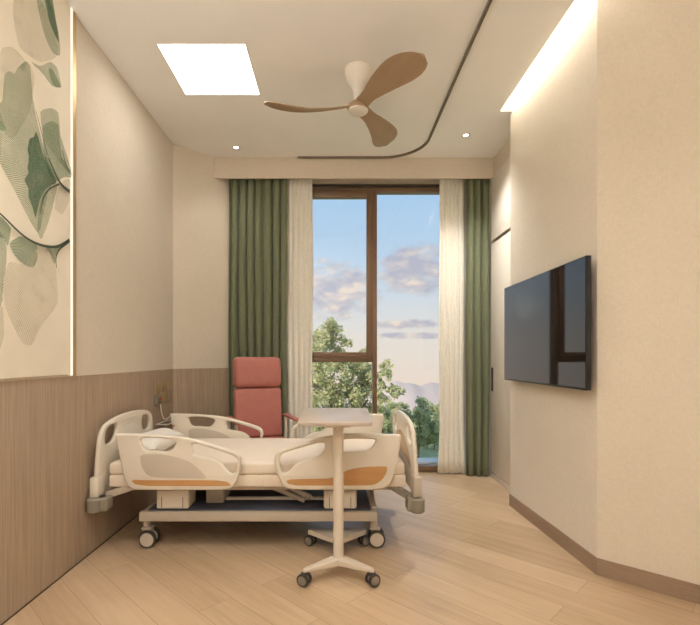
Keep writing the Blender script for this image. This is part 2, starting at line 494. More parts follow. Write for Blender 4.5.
# ================================================================== CURTAINS
def curtain(name, x0, x1, y, z0, z1, folds, amp, mat, label, seed, flare=0., th=.004):
    rnd = random.Random(seed)
    ph = [rnd.uniform(-.9, .9) for _ in range(folds * 2 + 3)]
    am = [rnd.uniform(.55, 1.15) for _ in range(folds * 2 + 3)]
    nx, nz = folds * 18, 26
    rows = []
    for i in range(nz + 1):
        q = i / nz; z = z1 + (z0 - z1) * q
        row = []
        for j in range(nx + 1):
            u = j / nx; k = u * folds; kk = int(k)
            a = am[kk] + (am[kk + 1] - am[kk]) * (k - kk)
            p = (ph[kk] + (ph[kk + 1] - ph[kk]) * (k - kk)) * .8
            ang = 2 * PI * k + p + .35 * math.sin(q * 3.1 + kk * 1.7) * q
            s1 = math.sin(ang)
            yy = y + amp * a * (math.copysign(abs(s1) ** .75, s1)) * (.85 + .3 * q)
            xx = x0 + (x1 - x0) * u + amp * .30 * math.cos(ang * 1.0) * a
            xx += flare * (u - .5) * 2 * max(0, q - .85) * 6 + .004 * math.sin(q * 9 + kk)
            zz = z + (.008 * math.sin(ang * .5 + seed) * q if i == nz else 0)
            row.append((min(max(xx, x0 - .02), x1 + .02 + abs(flare)), yy, max(zz, z0)))
        rows.append(row)
    o = MB().grid(rows).build(name, mat, smooth=60)
    md = o.modifiers.new('thickness', 'SOLIDIFY'); md.thickness = th; md.offset = 0
    return tag(o, label, 'curtain')
curtain('curtain', -1.033, -.475, 4.512, .006, 2.99, 7, .034, M['green'], 'wide sage green curtain hanging behind the coral recliner chair', 3)
curtain('curtain', 1.255, 1.482, 4.50, .006, 2.99, 3, .034, M['green'], 'narrow sage green curtain hanging beside the white wardrobe', 11)
curtain('sheer_curtain', -.485, -.222, 4.572, .010, 2.99, 5, .0075, M['sheer'], 'cream sheer curtain at the left edge of the window, next to the wide green curtain', 21, 0, .002)
curtain('sheer_curtain', 1.020, 1.262, 4.572, .010, 2.99, 5, .0075, M['sheer'], 'cream sheer curtain at the right edge of the window, next to the narrow green curtain', 33, .02, .002)

# ================================================================== WARDROBE (right, by the window)
t = thing('wardrobe', 'white wardrobe with a tall flush door and slim dark pull beside the curtain', 'wardrobe', (1.56, 4.05, 0))
MB().box(1.505, 1.75, 3.625, 4.46, .0, 2.235).build('carcass', M['white_board'], t, smooth=0)
d = MB().box(1.490, 1.508, 3.63, 4.455, .058, 2.225, .002).build('door', M['white_board'], t)
MB().box(1.478, 1.491, 4.395, 4.415, .83, 1.05, .002).build('handle', M['dark'], d)
MB().box(1.494, 1.506, 3.63, 4.455, 0, .05, .002).build('plinth', M['white_board'], t)
t = thing('wall_cabinet', 'white upper cabinet mounted over the wardrobe below the ceiling', 'cabinet', (1.56, 4.05, 2.25))
MB().box(1.497, 1.75, 3.625, 4.46, 2.25, 2.84).build('carcass', M['white_board'], t, smooth=0)
MB().box(1.476, 1.497, 3.63, 4.408, 2.245, 2.838, .002).build('door', M['white_board'], t)

# ================================================================== CEILING FITTINGS
t = thing('ceiling_light', 'large square glowing light panel set in the ceiling near the left wall', 'ceiling light', (-.803, 3.072, CEIL))
lx0, lx1, ly0, ly1 = -1.066, -.541, 2.806, 3.338
MB().box(lx0, lx1, ly0, ly1, CEIL - .006, CEIL - .001, .001).build('diffuser', M['panel_light'], t)
fr = MB()
for b in ((lx0 - .003, lx0, ly0 - .003, ly1 + .003), (lx1, lx1 + .003, ly0 - .003, ly1 + .003), (lx0, lx1, ly0 - .003, ly0), (lx0, lx1, ly1, ly1 + .003)):
    fr.box(*b, CEIL - .006, CEIL)
fr.build('frame', M['ceiling'], t, smooth=0)

def spot(name, loc, energy, size=R(150), blend=1., col=(1, .955, .895)):
    l = bpy.data.lights.new(name, 'SPOT'); l.energy = energy; l.spot_size = size; l.spot_blend = blend
    l.color = col; l.shadow_soft_size = .12
    return l
def downlight(x, y, label, energy, cone=150):
    t = thing('downlight', label, 'downlight', (x, y, CEIL), 0, 'small recessed ceiling downlights')
    MB().lathe([(.024, -.002), (.034, -.004), (.036, 0), (.024, 0)], (x, y, CEIL), seg=28).build('trim_ring', M['can'], t)
    MB().lathe([(.001, -.003), (.023, -.003), (.023, -.001), (.001, -.001)], (x, y, CEIL), seg=24).build('lens', M['lens'], t)
    l = spot('downlight_beam', None, energy, R(cone))
    o = bpy.data.objects.new('downlight_beam', l); COL.objects.link(o); o.parent = t
    o.location = (0, 0, -.02)
    return t
downlight(-.888, 4.19, 'small downlight in the ceiling near the left end of the curtain pelmet', 12, 110)
downlight(1.11, 3.96, 'small downlight in the ceiling between curtain track and wardrobe', 115, 110)
# two unseen downlights, added as fill for the near part of the room
for x, y, e, side in ((-.85, 1.3, 64, 'leaf panel'), (.45, 1.3, 40, 'middle of the floor')):
    downlight(x, y, f'small added fill downlight in the near part of the ceiling, over the {side}', e, 140)

# unseen uplighter added behind the camera to brighten the ceiling
t = thing('fill_floor_lamp', 'slim white uplighter added as unseen fill, standing beside the panelled left wall', 'floor lamp', (-1.05, -.35, 0))
MB().lathe([(.14, 0), (.14, .015), (.02, .03)], (-1.05, -.35, 0), seg=32).build('base', M['white_board'], t)
MB().lathe([(.012, .02), (.012, 1.75)], (-1.05, -.35, 0), seg=16).build('pole', M['white_board'], t)
MB().lathe([(.02, 1.74), (.10, 1.77), (.16, 1.84), (.155, 1.84), (.095, 1.78), (.02, 1.755)], (-1.05, -.35, 0), seg=32).build('lamp_shade', M['white_board'], t)
l = spot('uplight_beam', None, 195, R(172), .6, (1, .965, .925))
o = bpy.data.objects.new('uplight_beam', l); COL.objects.link(o); o.parent = t
o.location = (0, 0, 1.86); o.rotation_euler = (PI, 0, 0)

# curved curtain track
pts = [(-.35, 4.385), (.44, 4.385)]
for k in range(1, 12):
    a = k / 12 * PI / 2
    pts.append((.44 + .37 * math.sin(a), 4.015 + .37 * math.cos(a)))
pts += [(.81, 4.015), (.81, 3.0), (.82, 2.2), (.82, -.9)]
rows = []
for i, p in enumerate(pts):
    a = Vector(pts[max(0, i - 1)]); b = Vector(pts[min(len(pts) - 1, i + 1)]); dd = (b - a).normalized(); n = Vector((-dd.y, dd.x)) * .0085
    p = Vector(p)
    rows.append([(p.x + n.x, p.y + n.y, CEIL), (p.x + n.x, p.y + n.y, CEIL - .016), (p.x + n.x * .3, p.y + n.y * .3, CEIL - .016), (p.x + n.x * .3, p.y + n.y * .3, CEIL - .010),
                 (p.x - n.x * .3, p.y - n.y * .3, CEIL - .010), (p.x - n.x * .3, p.y - n.y * .3, CEIL - .016), (p.x - n.x, p.y - n.y, CEIL - .016), (p.x - n.x, p.y - n.y, CEIL)])
tag(MB().grid(rows, closed_u=True).build('curtain_track', M['track']), 'slim bronze curtain track curving across the ceiling', 'curtain track')

# ceiling fan
FX, FY, FZ = .151, 3.06, 2.765
t = thing('ceiling_fan', 'three bladed brown ceiling fan on a flared white mount', 'ceiling fan', (FX, FY, FZ))
MB().lathe([(.089, CEIL - FZ), (.087, .245), (.076, .208), (.048, .16), (.031, .12), (.027, .08), (.030, .03)], (FX, FY, FZ), seg=36).build('mount', M['fanwhite'], t)
h = MB().lathe([(.03, .052), (.048, .05), (.066, .034), (.071, .014), (.067, .002), (.02, .002)], (FX, FY, FZ), seg=36).build('hub', M['fanwood'], t)
MB().lathe([(.066, .004), (.066, -.004), (.058, -.012), (.03, -.017), (.002, -.018)], (FX, FY, FZ), seg=36).build('cap', M['fanwhite'], h)
def blade_mesh():
    m = MB(); rows = []
    n = 26
    for i in range(n + 1):
        q = i / n; r = .045 + .565 * q
        w = .075 + .008 * math.sin(q * PI) +   .150 * (3 * q ** 2 - 2 * q ** 3 if q < 1 else 1)
        if q < .25: w = .095 - .020 * math.sin(q / .25 * PI / 2) +   .150 * (3 * q ** 2 - 2 * q ** 3)
        if q > .66: w *= math.sqrt(max(0., 1 - ((q - .66) / .342) ** 2)) ** .9 + .002
        tw = R(24 - 10 * q)
        ctr = -.035 * math.sin(q * PI) + .03 * q * q
        lift = .028 - .012 * math.sin(q * PI) + .002 * q * q
        top, bot = [], []
        for j in range(9):
            s = -1 + 2 * j / 8
            y = s * w / 2; cam = .010 * (1 - s * s) * (w / .19)
            th = .0065 * (1 - s * s) ** .5 + .0008
            yy = ctr + y * math.cos(tw); zz = lift - y * math.sin(tw) + cam
            top.append((r, yy, zz + th)); bot.append((r, yy, zz - th))
        rows.append(top + bot[::-1])
    m.grid(rows, closed_u=True)
    m._add(rows[-1], [tuple(range(18))]); m._add(rows[0], [tuple(range(18))])
    bmesh.ops.remove_doubles(m.bm, verts=m.bm.verts, dist=1e-5)
    return m
bl = blade_mesh().build('blade', M['fanwood'], t, local=True, smooth=50)
for k, ang in enumerate((180, 300, 63)):
    o = bl if k == 0 else bl.copy()
    if k: COL.objects.link(o); o.parent = t
    o.rotation_euler = (0, 0, R(ang))

# ================================================================== ARTWORK ON THE LEFT WALL
ART_X = XL + .012
def art_pt(px, py, dx=0.):
    y = F * -ART_X / (335 - px)
    return (ART_X + dx, y, EYE + (357 - py) * y / F)
art = thing('wall_art', 'tall cream wall panel printed with overlapping green ginkgo leaves above the wood panelling', 'artwork', (ART_X, 1.5, WZ))
MB().box(XL + .001, ART_X, .45, 2.503, WZ + .012, CEIL - .002, .001).build('panel', M['art'], art, smooth=0)
leaves = [  # material slot, stalk end, outline (drawn as measured on the panel)
    (3, (58, 60), [(14, 0), (38, -4), (50, 20), (58, 55), (40, 62), (20, 48), (14, 22)]),
    (3, (40, 120), [(0, 52), (12, 47), (25, 60), (34, 75), (30, 110), (12, 140), (0, 120)]),
    (2, (62, 60), [(36, -6), (46, -8), (58, 30), (60, 55), (52, 52), (44, 34), (38, 8)]),
    (0, (62, 60), [(44, -6), (51, -6), (56, 22), (59, 42), (55, 36), (49, 20)]),
    (2, (61, 88), [(31, 62), (40, 66), (50, 62), (57, 68), (61, 87), (52, 86), (42, 73)]),
    (1, (61, 88), [(48, 70), (52, 69), (61, 87), (53, 85)]),
    (2, (56, 182), [(4, 76), (9, 71), (14, 74), (18, 67), (24, 72), (25, 61), (30, 66), (31, 90), (36, 118), (45, 155), (56, 182), (49, 187), (45, 205), (38, 233), (26, 214), (14, 190), (2, 168), (-6, 150), (-4, 108), (4, 98)]),
    (1, (73, 177), [(42, 128), (46, 123), (52, 121), (58, 125), (59, 140), (62, 158), (73, 177), (64, 177), (56, 181), (48, 172), (44, 155)]),
    (2, (73, 177), [(40, 112), (50, 108), (58, 113), (60, 135), (73, 177), (58, 160), (44, 140)]),
    (0, (56, 182), [(36, 132), (33, 137), (29, 139), (27, 150), (29, 158), (27, 167), (28, 173), (24, 180), (28, 188), (28, 197), (32, 207), (35, 218), (37, 210), (40, 198), (46, 188), (56, 182), (50, 171), (43, 155)]),
    (2, (57, 186), [(50, 187), (57, 185), (54, 200), (48, 222), (41, 239), (37, 232), (38, 212), (42, 196)]),
    (3, (70, 180), [(57, 188), (64, 180), (70, 180), (69, 200), (62, 214), (54, 208)]),
    (1, (-8, 212), [(-6, 214), (2, 218), (10, 228), (9, 238), (7, 246), (3, 238), (-6, 236)]),
    (2, (-8, 212), [(-6, 230), (4, 238), (6, 250), (5, 270), (1, 288), (2, 300), (-6, 312)]),
    (1, (50, 247), [(9, 243), (20, 236), (36, 244), (37, 258), (33, 267), (26, 266), (18, 260), (12, 252)]),
    (3, (54, 248), [(37, 246), (50, 248), (54, 262), (57, 302), (40, 326), (31, 345), (22, 343), (12, 325), (5, 308), (2, 285), (8, 262), (22, 264)]),
    (1, (54, 264), [(44, 246), (52, 249), (60, 246), (55, 254), (54, 264), (50, 254)]),
    (3, (-8, 300), [(-6, 300), (2, 308), (3, 335), (-2, 352), (-6, 340)]),
]
bm = bmesh.new(); uvl = bm.loops.layers.uv.new('ribs')
leaves = [(a, b, c, 0.) for a, b, c in leaves] + [(a, b, c, -.52) for a, b, c in leaves] + [(a, b, c, -1.04) for a, b, c in leaves]
for k, (slot, ax, poly, dy) in enumerate(leaves):
    dx = .0004 + .0002 * k; sh = Vector((0, dy, 0))
    P = [Vector(art_pt(*p, dx)) + sh for p in through([tuple(map(float, q)) for q in poly])]
    A = Vector(art_pt(*ax, dx))
    for p in P: p.z = min(p.z, CEIL - .004)
    vs = [bm.verts.new(p) for p in P]
    f = bm.faces.new(vs); f.material_index = slot
    tri = bmesh.ops.triangulate(bm, faces=[f])['faces']
    sub = bmesh.ops.subdivide_edges(bm, edges=list({e for g in tri for e in g.edges}), cuts=5, use_grid_fill=True)
for f in bm.faces:
    # the leaf a face belongs to is read back from its layer
    k = max(0, min(len(leaves) - 1, round((f.calc_center_median().x - ART_X - .0004) / .0002)))
    A = Vector(art_pt(*leaves[k][1])) + Vector((0, leaves[k][3], 0)); f.material_index = leaves[k][0]
    for lp in f.loops:
        q = lp.vert.co - A
        lp[uvl].uv = (math.atan2(q.z, q.y), q.length)
stalks = [([(-6, 211), (0, 216), (20, 236), (34, 244), (46, 247), (55, 247), (63, 243), (74, 235)], .0035),
          ([(54, 268), (53, 258), (56, 250), (62, 245), (70, 239)], .0025),
          ([(46, 158), (56, 181), (63, 189), (75, 196)], .0042), ([(38, 214), (40, 198), (47, 188), (57, 184)], .0022),
          ([(60, 150), (64, 168), (74, 178)], .0022), ([(33, 110), (45, 155)], .0012)]
for pts_, wd in stalks:
    pp = chaikin([tuple(map(float, q)) for q in pts_], 2, False)
    pts3 = [Vector(art_pt(min(px, 67.6), py, .0125)) for px, py in pp if px < 67.9]
    prev = None
    for i, p in enumerate(pts3):
        a = pts3[max(0, i - 1)]; b = pts3[min(len(pts3) - 1, i + 1)]; dd = (b - a).normalized()
        n = Vector((0, -dd.z, dd.y)) * wd * 2.1 * (.45 + .75 * i / len(pts3))
        cur = (bm.verts.new(p + n), bm.verts.new(p - n))
        if prev: bm.faces.new((prev[0], cur[0], cur[1], prev[1])).material_index = 4
        prev = cur
me = bpy.data.meshes.new('leaf_print')
for v in bm.verts: v.co -= art.location
bm.to_mesh(me); bm.free()
for k in ('leaf_dark', 'leaf_mid', 'leaf_pale', 'leaf_tan', 'stalk'): me.materials.append(M[k])
o = bpy.data.objects.new('leaf_print', me); COL.objects.link(o); o.parent = art

struct(MB().box(XL, XL + .013, 2.527, 2.560, WZ + .003, CEIL - .001, .002).build('trim_3', M['gold'], smooth=0))
t = thing('wall_lamp', 'upright glowing strip light between the leaf panel and its gold edge', 'strip light', (XL, 2.52, WZ))
MB().box(XL, XL + .008, 2.503, 2.527, WZ + .003, CEIL - .001).build('channel', M['art'], t, smooth=0)
MB().box(XL + .008, XL + .014, 2.507, 2.5255, WZ + .005, CEIL - .003, .002).build('diffuser', M['art_light'], t)

# ------------------------------------------------------------------ bedside outlets on the left wall
g = 'champagne outlet plates on the wood panelling'
for (y0, y1, z0, z1, where) in ((3.822, 3.905, .868, .945, 'upper left'), (3.911, 3.994, .868, .945, 'upper right'),
                                (3.822, 3.905, .780, .862, 'lower left'), (3.911, 3.994, .780, .862, 'lower right')):
    t = thing('wall_outlet', f'champagne square outlet plate, {where} of the four plates in the panelled corner', 'outlet', (XL, (y0 + y1) / 2, z0), 0, g)
    MB().box(XL, XL + .010, y0, y1, z0, z1, .002).build('cover_plate', M['plate'], t)
    MB().box(XL + .010, XL + .013, y0 + .012, y1 - .012, z0 + .012, z1 - .012, .001).build('rocker', M['plate'], t)
t = thing('nurse_call', 'narrow call unit with a red button on the panelling left of the four outlet plates', 'call unit', (XL, 3.765, .768))
MB().box(XL, XL + .012, 3.690, 3.790, .855, .945, .002).build('cover_plate', M['plate'], t)
MB().box(XL, XL + .024, 3.690, 3.790, .768, .850, .006).build('housing', M['bumper'], t)
MB().lathe([(.010, 0), (.010, .006), (.007, .009), (.001, .009)], (XL + .024, 3.745, .815), 'X', 16).build('button', M['red'], t)
pts = chaikin([(XL + .02, 3.77, .768), (XL + .03, 3.77, .70), (XL + .03, 3.775, .69), (XL + .04, 3.79, .645), (XL + .04, 3.85, .638), (XL + .03, 3.93, .640), (XL + .008, 4.02, .638)], 3, False)
tag(MB().tube(pts, .005, 8).build('call_cord', M['cream']), 'white cord looping down from the call unit on the panelling', 'cord')
t = thing('hanging_basket', 'small white wire basket on the panelled wall behind the bed corner', 'basket', (XL, 3.85, .54))
bb = MB(); y0, y1, x0, x1 = 3.715, 3.985, XL + .006, XL + .10
bb.tube([(x0, y0, .612), (x1, y0, .612), (x1, y1, .612), (x0, y1, .612)], .005, 8, closed=True)
bb.build('rim', M['cream'], t)
bb = MB()
for k in range(9):
    y = y0 + (y1 - y0) * k / 8
    bb.tube([(x1, y, .61), (x1 - .01, y, .54), (x0, y, .54), (x0, y, .61)], .003, 6)
bb.tube([(x0, y0, .54), (x1 - .01, y0, .54), (x1 - .01, y1, .54), (x0, y1, .54)], .003, 6, closed=True)
bb.build('wires', M['greywheel'], t)

# ================================================================== TELEVISION
tv = thing('television', 'wide black flat television mounted on the right wall', 'television', (1.318, 3.0, .79), R(-1.35) * 0)
def tv_pt(u, w, v):       # u along the wall from far to near, w out of the wall, v up
    p = Vector((1.304, 3.595, 0)) + Vector((.004, -1.19, 0)).normalized() * u + Vector((-1, -.0034, 0)).normalized() * w
    return Vector((p.x, p.y, v))
def tv_box(m, u0, u1, w0, w1, v0, v1, bev=0.):
    o = tv_pt(0, 0, 0); du = tv_pt(1, 0, 0) - o; dw = tv_pt(0, 1, 0) - o
    xf = Matrix(((du.x, dw.x, 0, o.x), (du.y, dw.y, 0, o.y), (0, 0, 1, 0), (0, 0, 0, 1)))
    return m.box(u0, u1, w0, w1, v0, v1, bev, xf=xf)
TZ0, TZ1, TL = .975, 1.680, 1.165
tv_box(MB(), 0, TL, -.028, .0, TZ0, TZ1, .003).build('housing', M['black'], tv)
tv_box(MB(), .006, TL - .006, 0, .0015, TZ0 + .012, TZ1 - .006).build('screen', M['screen'], tv, smooth=0)
tv_box(MB(), .25, TL - .25, -.055, -.028, TZ0 + .15, TZ1 - .15, .004).build('wall_bracket', M['black'], tv)

# ================================================================== HOSPITAL BED
YN, YF = 2.715, 3.67          # near and far side rails
bed = thing('hospital_bed', 'cream adjustable hospital bed with moulded side rails on casters', 'hospital bed', (-.45, 3.19, 0))
def hr(u, v): return (-1.3081 + .0011628 * u, .7547 - .0011628 * v)
def fr_(u, v): return (-.3779 + .001329 * u, .9 - .001329 * v)
HEAD = dict(
    out=[hr(*p) for p in [(30, 46), (30, 44), (44, 42), (170, 44), (330, 54), (400, 64), (480, 84), (560, 108), (625, 128), (652, 146), (660, 172), (654, 210), (646, 250), (634, 285), (612, 312), (580, 323), (400, 324), (140, 324), (104, 314), (84, 290), (70, 250), (50, 150)]],
    holes=[[hr(*p) for p in [(150, 66), (200, 62), (270, 66), (330, 76), (334, 92), (322, 112), (296, 134), (240, 128), (185, 128), (168, 112), (158, 84)]],
           [hr(*p) for p in [(410, 90), (450, 96), (540, 124), (616, 150), (638, 166), (640, 190), (633, 232), (616, 242), (598, 238), (578, 214), (556, 186), (524, 166), (470, 156), (420, 150), (412, 120)]]],
    infill=[hr(*p) for p in [(155, 145), (230, 140), (310, 150), (390, 172), (440, 205), (490, 262), (470, 264), (300, 262), (200, 258), (166, 215), (158, 175)]],
    band=[hr(*p) for p in [(104, 268), (200, 273), (400, 272), (580, 274), (612, 298), (590, 302), (350, 302), (140, 301)]])
FOOT = dict(
    out=[fr_(*p) for p in [(18, 260), (24, 232), (48, 212), (130, 190), (210, 166), (290, 150), (360, 146), (480, 148), (560, 149), (574, 152), (570, 190), (560, 260), (548, 310), (532, 348), (514, 376), (480, 391), (300, 391), (90, 391), (58, 378), (46, 350), (34, 322), (22, 296)]],
    holes=[[fr_(*p) for p in [(40, 262), (48, 238), (72, 226), (140, 206), (205, 188), (238, 186), (242, 200), (234, 224), (206, 248), (160, 258), (126, 268), (104, 290), (84, 312), (58, 320), (46, 300)]],
           [fr_(*p) for p in [(290, 176), (340, 170), (420, 170), (460, 171), (462, 180), (446, 206), (420, 221), (360, 224), (310, 222), (292, 210)]]],
    band=[fr_(*p) for p in [(66, 345), (160, 342), (280, 340), (310, 318), (350, 300), (410, 290), (500, 287), (512, 290), (508, 315), (490, 346), (460, 366), (430, 371), (200, 371), (88, 371)]])
def side_rail(name, spec, Y, outer):
    fn = lambda u, v, w: (u, Y + w, v)
    o = MB().plate(chaikin(spec['out'], 2), [chaikin(h_, 2) for h_ in spec['holes']], .034, .011, fn).build(name, M['cream'], bed, smooth=50)
    if 'infill' in spec:
        MB().plate(chaikin(spec['infill'], 2), [], .036, .0012, fn).build('infill_panel', M['infill'], o)['label'] = 'grey beige infill panel'
    MB().plate(chaikin(spec['band'], 1), [], .0365, .0012, fn).build('inlay_band', M['orange'], o)['label'] = 'honey orange inlay band'
    return o
r1 = side_rail('side_rail', HEAD, YN, -1); r1['label'] = 'near head side rail'
r2 = side_rail('side_rail', FOOT, YN, -1); r2['label'] = 'near foot side rail'
r3 = side_rail('side_rail', {k: ([[(u - .022, v) for u, v in h_] for h_ in q] if k == 'holes' else [(u - .022, v) for u, v in q]) for k, q in HEAD.items()}, YF, 1); r3['label'] = 'far head side rail'
r4 = side_rail('side_rail', FOOT, YF, 1); r4['label'] = 'far foot side rail'
MB().lathe([(.007, 0), (.007, -.004), (.001, -.004)], (-1.262, YF - .017, .612), 'Y', 14).build('marker', M['red'], r3)
# hinge posts between rails and deck
for (x, Y, sgn) in ((-1.08, YN, 1), (-.72, YN, 1), (-.10, YN, 1), (.20, YN, 1), (-1.08, YF, -1), (-.72, YF, -1), (-.10, YF, -1), (.20, YF, -1)):
    MB().beam((x, Y + sgn * .02, .44), (x, Y + sgn * .06, .37), .05, .02).build('rail_hinge', M['steel'], bed)

def end_board(name, X, sgn, yc):
    half = [(-.400, .335), (-.403, .46), (-.400, .60), (-.388, .69), (-.35, .742), (-.27, .768), (-.14, .783), (0, .788)]
    out = half + [(-y, z) for y, z in half[::-1][1:]] + [(.2, .335), (0, .3352), (-.2, .335)]
    out = chaikin(out[:], 1)
    hole = [(-.335, .645), (-.335, .69), (-.318, .722), (-.27, .738), (-.20, .742), (-.185, .72), (-.188, .68), (-.21, .640), (-.26, .625), (-.31, .628)]
    mir = [(-y, z) for y, z in hole]
    lean = lambda v: X + sgn * .05 * (v - .34)
    bow = lambda u: (-.024 * u if sgn < 0 else .0)
    fn = lambda u, v, w: (lean(v) + w + bow(u), yc + u, v)
    o = MB().plate(out, [chaikin(hole, 2), chaikin(mir, 2)], .026, .010, fn).build(name, M['cream'], bed, smooth=50)
    ins = [(-.19, .475), (.19, .475), (.20, .56), (.15, .66), (.08, .71), (-.08, .71), (-.15, .66), (-.20, .56)]
    if name == 'footboard':
        ins = [(-.31, .50), (-.27, .475), (-.12, .53), (.12, .53), (.27, .475), (.31, .50), (.22, .61), (.08, .665), (-.08, .665), (-.22, .61)]
    MB().plate(chaikin(ins, 2), [], .0285, .001, fn).build('inlay_panel', M['tan' if name == 'footboard' else 'cream'], o)
    return o
hb = end_board('headboard', -1.390, 1, 3.10)
fb = end_board('footboard', .468, -1, 3.10)
for X, s_ in ((-1.392, 1), (.478, -1)):          # lower end caps
    for y in (2.735, 3.465):
        MB().box(X - .026, X + .026, y - .045, y + .045, .335, .455, .010).build('end_cap', M['steel'] if s_ < 0 else M['cream'], bed)
for X, y in ((-1.352, 2.715), (.462, 2.715), (-1.352, 3.50), (.462, 3.50)):
    m_ = MB().box(X - (.062 if X < 0 else .048), X + .045, y - .045, y + .045, .262, .338, .012, seg=3)
    m_.lathe([(.034, -.040), (.042, -.032), (.042, .032), (.034, .040)], (X + (.012 if X > 0 else -.03), y - .030, .298), 'Z', 20)
    bu = m_.build('corner_bumper', M['bumper'], bed)
    MB().lathe([(.016, 0), (.016, .006), (.001, .006)], (X, y, .338), 'Z', 14).build('cap_screw', M['dark'], bu)
for y in (2.80, 3.56):                            # bumper arms
    MB().beam((-1.35, y - .04 if y < 3 else y + .02, .335), (-1.18, y, .385), .035, .04).build('bumper_arm', M['steel'], bed)
    MB().beam((.455, y - .04 if y < 3 else y + .02, .315), (.33, y, .385), .035, .04).build('bumper_arm', M['bumper'], bed)
# mattress platform
MB().box(-1.340, .420, 2.765, 3.615, .378, .4515, .010, seg=3).build('mattress_platform', M['linen'], bed)
MB().box(-1.30, .40, 2.80, 3.58, .352, .380, .004).build('deck_frame', M['steel'], bed)
# base
bf = MB()
bf.box(-1.165, .247, 2.772, 2.812, .172, .228, .004)
bf.box(-1.165, .262, 3.552, 3.592, .172, .228, .004)
bf.box(-1.160, -1.105, 2.80, 3.56, .176, .224, .004)
bf.box(.195, .245, 2.80, 3.56, .176, .224, .004)
bf.build('base_frame', M['steel'], bed)
MB().box(-1.12, .215, 2.80, 3.55, .226, .236, .003).build('cover_tray', M['tray'], bed)
for X0, X1 in ((-1.075, -.878), (-.068, .130)):
    for y0 in (2.80, 3.40):
        mc = MB().box(X0, X1, y0, y0 + .15, .236, .352, .014, seg=3).build('motor_cover', M['cream'], bed)
        for xx in (X0 + .035, X1 - .035): MB().box(xx - .0015, xx + .0015, y0 - .0015, y0 + .004, .245, .31).build('groove', M['dark'], mc, smooth=0)
for y in (2.93, 3.42):                            # lifting scissor arms
    MB().beam((-.43, y, .35), (-.19, y, .25), .03, .026).build('lift_arm', M['steel'], bed)
    MB().beam((-.32, y, .35), (-.15, y, .27), .03, .026).build('lift_arm', M['steel'], bed)
MB().box(-.808, -.70, 2.92, 3.12, .236, .352, .006).build('gear_box', M['steel'], bed)
MB().beam((-.69, 2.96, .256), (.10, 2.96, .256), .03, .018).build('lift_rod', M['cream'], bed)
MB().beam((.235, 2.83, .235), (.235, 3.52, .335), .03, .02).build('end_strut', M['steel'], bed)
# casters
def bed_caster(x, y, first=None):
    if first is not None:
        c = first.copy(); COL.objects.link(c)
        c.location = (x - bed.location.x, y - bed.location.y, 0)
        for ch in first.children:
            q = ch.copy(); COL.objects.link(q); q.parent = c
        return c
    m_ = MB().lathe([(.024, .11), (.024, .20)], (-.018, 0, 0), 'Z', 16).box(-.042, .022, -.030, .030, .100, .122, .006)
    m_.box(-.020, .020, -.016, .016, .045, .11, .004)
    c = m_.build('caster', M['steel'], bed, local=True)
    c.location = (x - bed.location.x, y - bed.location.y, 0)
    for s_ in (-1, 1):
        MB().lathe([(.038, -.014), (.049, -.014), (.0515, -.008), (.0515, .008), (.049, .014), (.038, .014)], (0, s_ * .033, .0515), 'Y', 28).build('wheel', M['rubber'], c, local=True)
        MB().lathe([(.028, -.0165), (.0405, -.0145), (.0405, .0145), (.028, .0165)], (0, s_ * .033, .0515), 'Y', 28).build('wheel_disc', M['hubcap'], c, local=True)
    return c
c0 = bed_caster(-1.131, 2.848)
for x, y in ((.252, 2.848), (-1.131, 3.502), (.252, 3.502)): bed_caster(x, y, c0)

# mattress and pillow
mt = MB().box(-1.340, .414, 2.760, 3.620, .4525, .523, .018, seg=4)
tag(mt.build('mattress', M['linen'], smooth=60), 'long cream mattress lying on the hospital bed', 'mattress')
rows = []
for i in range(25):
    u = -1 + 2 * i / 24; row = []
    for j in range(25):
        v = -1 + 2 * j / 24
        row.append((u, v))
    rows.append(row)
def pil(u, v, s):
    e = max(0, (1 - abs(u) ** 3.2)) ** .55 * max(0, (1 - abs(v) ** 3.2)) ** .55
    px = 1 - .07 * v * v; py = 1 - .06 * u * u
    return (-1.212 + .126 * u * px, 3.11 + .285 * v * py, .588 + s * .064 * e + .008 * math.sin(4 * u + 2 * v) * e * (s > 0))
pb = MB()
pb.grid([[pil(u, v, 1) for u, v in r] for r in rows]); pb.grid([[pil(u, v, -1) for u, v in r] for r in rows])
bmesh.ops.remove_doubles(pb.bm, verts=pb.bm.verts, dist=1e-4)
tag(pb.build('pillow', M['white_linen'], smooth=80), 'plump white pillow lying at the head of the mattress', 'pillow')

# ================================================================== OVERBED TABLE
tb = thing('overbed_table', 'narrow overbed table with wood top and cream column standing in front of bed', 'table', (.012, 2.50, 0))
MB().prism([(-.188, 2.335), (.188, 2.335), (.207, 2.975), (-.205, 2.975)], .802, .826, .006).build('tabletop', M['tabletop'], tb)
MB().box(-.06, .08, 2.40, 2.66, .786, .802, .004).build('bracket', M['tablecream'], tb)
MB().lathe([(.030, .085), (.0275, .10), (.0275, .79)], (.018, 2.475, 0), 'Z', 28).build('column', M['tablecream'], tb)
bs = MB()
ax, ay = .018, 2.475
for sx in (-1, 1):                               # front legs of the base
    bs._add([(ax - sx * .004, ay - .045, .095), (ax - sx * .004, ay + .05, .095), (ax + sx * .178, 2.372, .080), (ax + sx * .178, 2.336, .080),
             (ax - sx * .004, ay - .045, .06), (ax - sx * .004, ay + .05, .06), (ax + sx * .178, 2.372, .066), (ax + sx * .178, 2.336, .066)],
            [(0, 1, 2, 3), (4, 7, 6, 5), (0, 3, 7, 4), (1, 5, 6, 2), (0, 4, 5, 1), (3, 2, 6, 7)], 0, .004)
bs.build('front_legs', M['tablecream'], tb)
